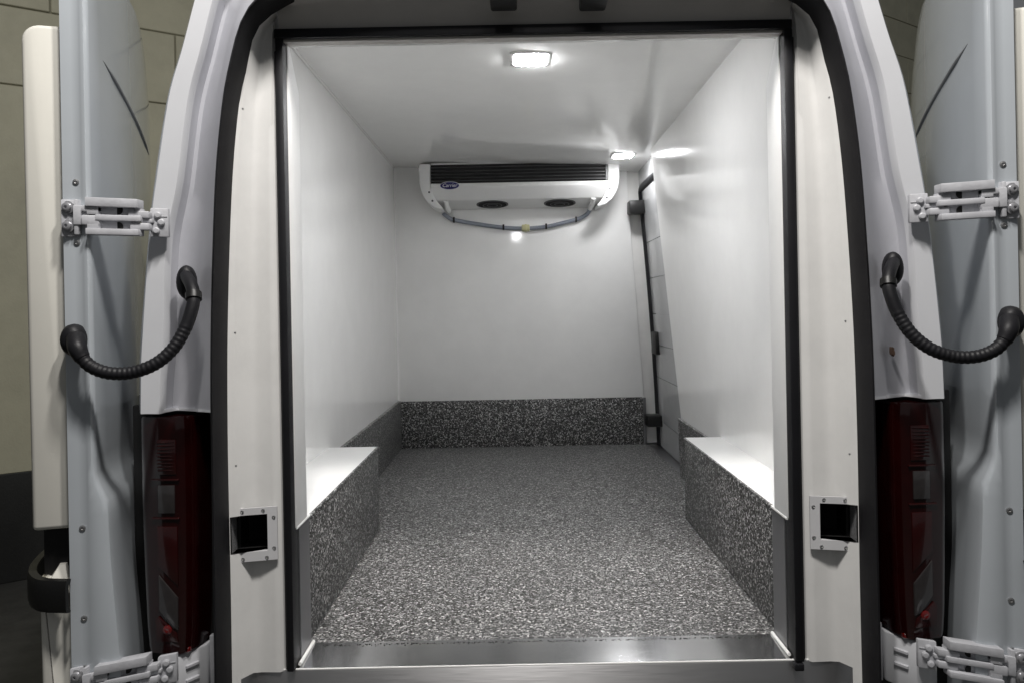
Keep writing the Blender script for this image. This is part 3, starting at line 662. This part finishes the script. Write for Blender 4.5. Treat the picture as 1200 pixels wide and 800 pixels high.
# ------------------------------------------------------------------ refrigeration unit
YU = 4.42
U0, U1 = -0.547, 0.610
un = thing('refrigeration_unit', 'white evaporator unit with black louvres hung under the ceiling at the bulkhead', 'cooling unit', ((U0 + U1) / 2, 4.52, 1.66))
XL, XR = U0 + 0.066, U1 - 0.066
prof = [(YU + .02, 1.675), (YU + .02, 1.556), (YU - .004, 1.552), (YU - .008, 1.530), (YU + .004, 1.513), (YU + .045, 1.462), (RR - .03, 1.428), (RR - .004, 1.428), (RR - .004, 1.675)]
obj('casing', prism([(XL + .002, y, z) for y, z in prof], (XR - XL - .004, 0, 0), 0.004, 2), 'unit', un, smooth=40)
obj('louvre_back', bx((XL + .002, YU + .012, 1.556), (XR - .002, YU + .022, 1.662)), 'dark', un)
for k in range(5):
    z = 1.566 + 0.0195 * k
    bm = prism([(XL + .003, YU - .002, z - .003), (XL + .003, YU + .012, z + .004), (XL + .003, YU + .012, z + .0065), (XL + .003, YU - .002, z + .0005)], (XR - XL - .006, 0, 0), 0.0006, 1)
    obj('louvre_slat', bm, 'slat', un)
obj('louvre_post', bx((XR - .014, YU - .001, 1.556), (XR - .003, YU + .015, 1.66), 0.001, 1), 'slat', un)
for S in SIDES:
    def ux(x): return x if S > 0 else U0 + U1 - x
    fp = [(U0 + .066, 1.668), (U0 + .004, 1.668), (U0, 1.64), (U0 + .002, 1.56), (U0 + .010, 1.52), (U0 + .026, 1.478), (U0 + .05, 1.445), (U0 + .082, 1.418), (U0 + .125, 1.405), (U0 + .135, 1.412), (U0 + .11, 1.44), (U0 + .09, 1.47), (U0 + .066, 1.53)]
    ca = obj('end_cap', prism([(ux(x), YU + .004, z) for x, z in fp], (0, RR - YU - .008, 0), 0.006, 3), 'unit', un, smooth=50)
    for x, z in ((U0 + .064, 1.505), (U0 + .082, 1.455)):
        obj('screw', lathe((ux(x - .006), YU + .005, z), (0, -1, 0), [(0.006, 0), (0.006, 0.003), (0.003, 0.004)], 10), 'slat', ca)
    # hooked strap on the underside
    c0 = Vector((ux(U0 + .148), YU + .05, 1.462))
    obj('drain_spout', tube([c0, c0 + Vector((0.004 if S > 0 else -.004, .05, -.035)), c0 + Vector((.012 if S > 0 else -.012, .10, -.05))], 0.014, 10), 'unit', ca)
sl = (1.428 - 1.462) / (RR - .03 - YU - .045)
for x in (at(577, 240, 4.53).x, at(656, 239, 4.53).x):
    yc = YU + .115; zc0 = 1.462 + sl * (yc - YU - .045)
    ax = Vector((0, sl, -1))
    fo = obj('fan_grille', lathe((x, yc, zc0 + .001), ax, [(0.094, 0), (0.094, 0.005), (0.086, 0.006), (0.085, 0.0045)], 32, (1, 0.62), upv=(0, 1, 0)), 'slat', un)
    obj('fan_hole', lathe((x, yc, zc0), ax, [(0.083, 0), (0.083, 0.0062)], 32, (1, 0.62), upv=(0, 1, 0)), 'dark', fo, smooth=0)
    for r_ in (0.03, 0.055):
        pp = [Vector((x + r_ * math.cos(t), yc + r_ * .62 * math.sin(t), zc0 - .008 + sl * r_ * .62 * math.sin(t))) for t in [2 * math.pi * k / 24 for k in range(25)]]
        obj('guard_ring', tube(pp, 0.0022, 6), 'slat', fo)
# badge with the maker's name
bp_ = at(527, 218, YU - .012)
bd = obj('badge', lathe(bp_, (0, -1, 0), [(1.0, 0), (1.0, 0.003), (0.96, 0.004)], 40, (0.0575, 0.0245)), 'silver', un, smooth=30)
obj('badge_field', lathe(bp_ + Vector((0, -.0042, 0)), (0, -1, 0), [(1.0, 0), (1.0, 0.001)], 40, (0.0535, 0.0210)), 'navy', bd, smooth=30)
cu = bpy.data.curves.new('lettering', 'FONT'); cu.body = 'Carrier'; cu.size = 0.0285; cu.align_x = 'CENTER'; cu.align_y = 'CENTER'; cu.extrude = 0.0006; cu.shear = 0.25
to = bpy.data.objects.new('tmp_text', cu); COL.objects.link(to)
bpy.context.view_layer.update()
tm = bpy.data.meshes.new_from_object(to.evaluated_get(bpy.context.evaluated_depsgraph_get())); bpy.data.objects.remove(to)
tm.name = 'lettering'; tm.materials.clear(); tm.materials.append(M['silver'])
link('lettering', tm, bp_ + Vector((0, -.0062, 0.0005)), bd, (R(90), 0, 0))
# drain pipe looped below the unit
pts = [(519, 250, 4.60), (524, 254, 4.605), (532, 258, 4.608), (560, 263, 4.61), (590, 267, 4.61), (616, 268, 4.61), (640, 266, 4.61), (662, 261, 4.61), (680, 256, 4.608), (689, 250, 4.60), (691, 245, 4.59)]
dp = obj('drain_pipe', tube(cr([at(*q) for q in pts], 60), 0.0125, 12), 'pipe', un, smooth=50)
for px, py in ((532, 258), (590, 266.5), (640, 265.5), (675, 257.5)):
    q = at(px, py, 4.61)
    obj('pipe_clip', lathe(q - Vector((0.006, 0, 0)), (1, 0, 0), [(0.0135, 0), (0.0175, 0.001), (0.0175, 0.011), (0.0135, 0.012)], 14), 'plast', dp)
q = at(616, 267.5, 4.61)
obj('pipe_connector', lathe(q - Vector((0.024, 0, 0)), (1, 0, 0), [(0.016, 0), (0.021, 0.004), (0.021, 0.018), (0.024, 0.02), (0.024, 0.030), (0.021, 0.032), (0.021, 0.044), (0.016, 0.048)], 16), 'yel', dp)

# ------------------------------------------------------------------ LED ceiling lights
def led(label, px, py, Y, w, d, lm):
    p = at(px, py, Y); z = zc(p.x, p.y)
    t = thing('ceiling_light', label, 'light', (p.x, p.y, z), 'LED lights on the van ceiling')
    def rr(hw, hd, r, zz, n=6):
        out = []
        for cx, cy, a0 in ((hw - r, hd - r, 0), (-hw + r, hd - r, 90), (-hw + r, -hd + r, 180), (hw - r, -hd + r, 270)):
            for k in range(n + 1):
                a = R(a0 + 90 * k / n); out.append(Vector((p.x + cx + r * math.cos(a), p.y + cy + r * math.sin(a), zz)))
        return out
    hw, hd = w / 2, d / 2
    obj('bezel', loft([rr(hw, hd, .022, z + .004), rr(hw, hd, .022, z - .0015), rr(hw - .004, hd - .004, .02, z - .0035), rr(hw - .014, hd - .014, .014, z - .004), rr(hw - .015, hd - .015, .013, z - .002)], True), 'unit', t, smooth=40)
    obj('lens', loft([rr(hw - .016, hd - .016, .012, z - .002), rr(hw - .018, hd - .018, .012, z - .006), rr(hw - .024, hd - .024, .010, z - .0085), rr(hw - .034, hd - .034, .008, z - .0095)], True, True), lm, t, smooth=40)
led('lit square LED light on the ceiling just inside the rear opening', 622, 73, 2.61, 0.142, 0.15, 'led')
led('lit LED light on the ceiling beside the right end of the cooling unit', 730, 182, 4.17, 0.135, 0.14, 'led_dim')
